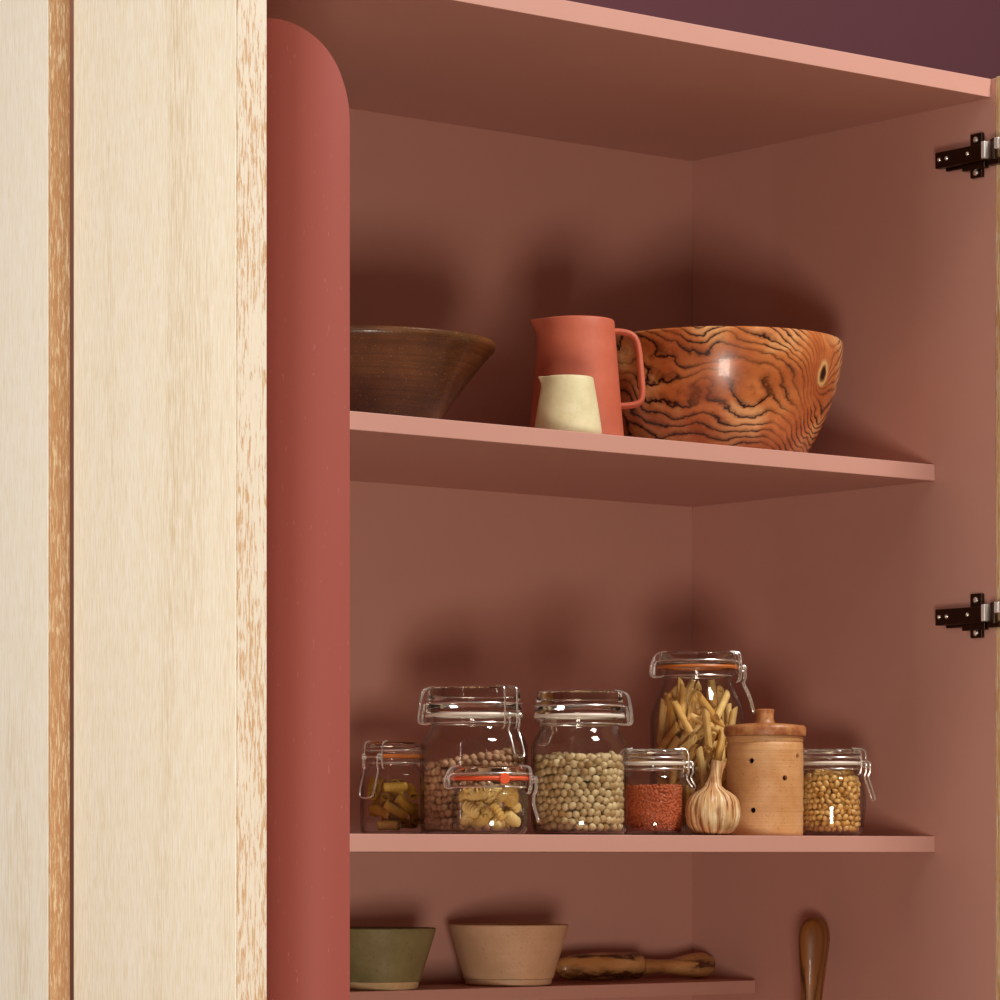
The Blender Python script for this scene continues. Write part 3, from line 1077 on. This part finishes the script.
# ------------------------------------------------------------------ bottom shelf
def tapered_bowl(u, Y, rpx, bpx, y_rim, glaze, foot_mat, foot_h, label, foot_label):
    x, s = spot(u, Y)
    R, B = rpx * s, bpx * s
    H = ZC + (HOR - y_rim) * s - Z_BT1
    t = thing('tapered_bowl', (x, Y, Z_BT1 + EPS), label, 'bowl', .3)
    zf = foot_h
    rf = B + (R - B) * zf / H
    body = [(0, zf + .0005), (rf * .8, zf), (rf, zf)]
    for i in range(1, 12):
        f = i / 12
        body.append((rf + (R - rf) * f, zf + (H - zf - .001) * f))
    body += [(R - .0004, H - .001), (R - .0016, H), (R - .003, H - .001), (rf - .003, zf + .005), (rf * .8, zf + .004), (0, zf + .004)]
    MB().lathe(body, 80).build('bowl_body', glaze, t, True, 40)
    ft = [(0, .002), (B * .84, .002), (B * .88, 0), (B * .96, 0), (B, .0015), (rf - .0012, zf - .0008), (rf - .0022, zf), (0, zf)]
    o = MB().lathe(ft, 80).build('foot', foot_mat, t, True, 40)
    o['label'] = foot_label
    return t


tapered_bowl(378, .405, 58.5, 40, 928, M['green_glaze'], M['bare_clay'], .0085, 'olive green tapered bowl with bare clay foot, beside the red panel', 'bare buff clay foot')
tapered_bowl(508.5, .412, 60.5, 43, 924.5, M['tan_glaze'], M['tan_glaze'], .0075, 'tan tapered bowl standing right of the olive green bowl', 'plain tan foot')

# wooden pestle lying along the shelf
YT = .432
x0, s0 = spot(557, YT)
x1, s1 = spot(711, YT + .006)
L = (x1 - x0)
t = thing('pestle', (x0, YT, Z_BT1 + EPS), 'turned olive wood pestle lying on its side behind the tan bowl', 'pestle', math.atan2(.006, L))
MX = Matrix.Translation((0, 0, .0165)) @ Matrix.Rotation(PI / 2, 4, 'Y')
g = [(0, 0), (.0060, .0008), (.0105, .006), (.0135, .018), (.0152, .040), (.0160, .065), (.0156, .090), (.0150, L * .500), (.0138, L * .518), (.0112, L * .524), (.0100, L * .53), (0, L * .53)]
MB().lathe(g, 48, MX).build('barrel', M['wood_tool'], t, True, 50)
g = [(0, L * .525), (.0098, L * .525), (.0090, L * .58), (.0080, L * .65), (.0086, L * .74), (.0120, L * .82), (.0145, L * .88), (.0150, L * .92), (.0146, L * .95), (.0128, L * .955),
     (.0130, L * .965), (.0110, L * .985), (.0065, L * .998), (0, L)]
Mh = Matrix.Translation((0, 0, .0150)) @ Matrix.Rotation(PI / 2, 4, 'Y')
MB().lathe(g, 48, Mh).build('grip', M['wood_tool'], t, True, 50)

# tall wooden tool leaning against the right side panel
YH = .243
x, s = spot(815, YH)
top = Vector((x, YH, ZC + (HOR - 916.5) * s))
bot = Vector((x - .030, YH - .012, Z_KEEP + .004))
t = thing('wooden_tool', (bot.x, bot.y, bot.z), 'smooth olive wood handle of a tall tool standing against the right cupboard side', 'kitchen tool')
d = top - bot
L = d.length
rot = Vector((0, 0, 1)).rotation_difference(d.normalized()).to_matrix().to_4x4()
u_ = lambda r, k: (r, L - k)
g = [(0, L), (.0080, L - .0018), (.0142, L - .0060), (.0180, L - .0140), (.0193, L - .0230), (.0188, L - .034), (.0172, L - .050), (.0152, L - .068), (.0134, L - .085), (.0120, L - .110), (.0118, L - .150)]
MB().lathe(g + [(0, L - .150)], 48, Matrix.Scale(.78, 4, (0, 1, 0)) @ Matrix.Identity(4)).build('handle', M['wood_handle'], t, True, 60).matrix_local = rot
g = [(0, L - .149), (.0117, L - .149), (.0140, L - .160), (.022, L - .185), (.026, L - .22), (.026, .010), (.022, .002), (.015, .0065), (0, .0065)]
MB().lathe(g, 48).build('head', M['wood_handle'], t, True, 60).matrix_local = rot

# ------------------------------------------------------------------ light
def area(name, az, dist, z, size, power, col, target=(-.45, .2), tz=None, sy=None, spread=180, place=None, aim=None):
    L_ = bpy.data.lights.new(name, 'AREA'); L_.energy = power; L_.color = col
    L_.shape = 'RECTANGLE' if sy else 'SQUARE'; L_.size = size
    if sy: L_.size_y = sy
    L_.spread = math.radians(spread)
    o = bpy.data.objects.new(name, L_); C.objects.link(o)
    a = math.radians(az)
    p = Vector((target[0] - dist * math.sin(a), target[1] - dist * math.cos(a), z))
    if place: p = Vector(place)
    o.location = p
    tgt = Vector((target[0], target[1], tz if tz is not None else ZC + .2))
    if aim: tgt = Vector(aim)
    o.rotation_euler = (tgt - p).to_track_quat('-Z', 'Y').to_euler()
    return o


area('low_lamp', 35, 2.6, ZC - .46, .52, 28, (1.0, .87, .75))
area('left_lamp', 0, 0, 0, .30, 26, (1.0, .96, .90), place=(-2.756, -.727, ZC + .70), aim=(-1.1, -.2, ZC + .35), sy=1.8)
area('high_lamp', 0, 0, 0, .60, 80, (1.0, .97, .94), place=(.05, -1.65, ZC + 2.4), aim=(-.5, .0, ZC + .3))
w = bpy.data.worlds.new('World'); bpy.context.scene.world = w; w.use_nodes = True
w.node_tree.nodes['Background'].inputs[0].default_value = (1.0, .82, .68, 1)
w.node_tree.nodes['Background'].inputs[1].default_value = .09

# ------------------------------------------------------------------ camera
cd = bpy.data.cameras.new('camera'); cam = bpy.data.objects.new('camera', cd); C.objects.link(cam)
cam.location = CAM
cam.rotation_euler = (PI / 2, 0, -YAW)
cd.sensor_width = 36; cd.lens = 36 * F / 1000
cd.shift_y = (HOR - 500) / 1000
cd.clip_start = .05; cd.clip_end = 50
sc = bpy.context.scene
sc.camera = cam
sc.view_settings.view_transform = 'Standard'; sc.view_settings.look = 'None'
sc.view_settings.exposure = 0; sc.view_settings.gamma = 1
sc.cycles.transparent_max_bounces = 32
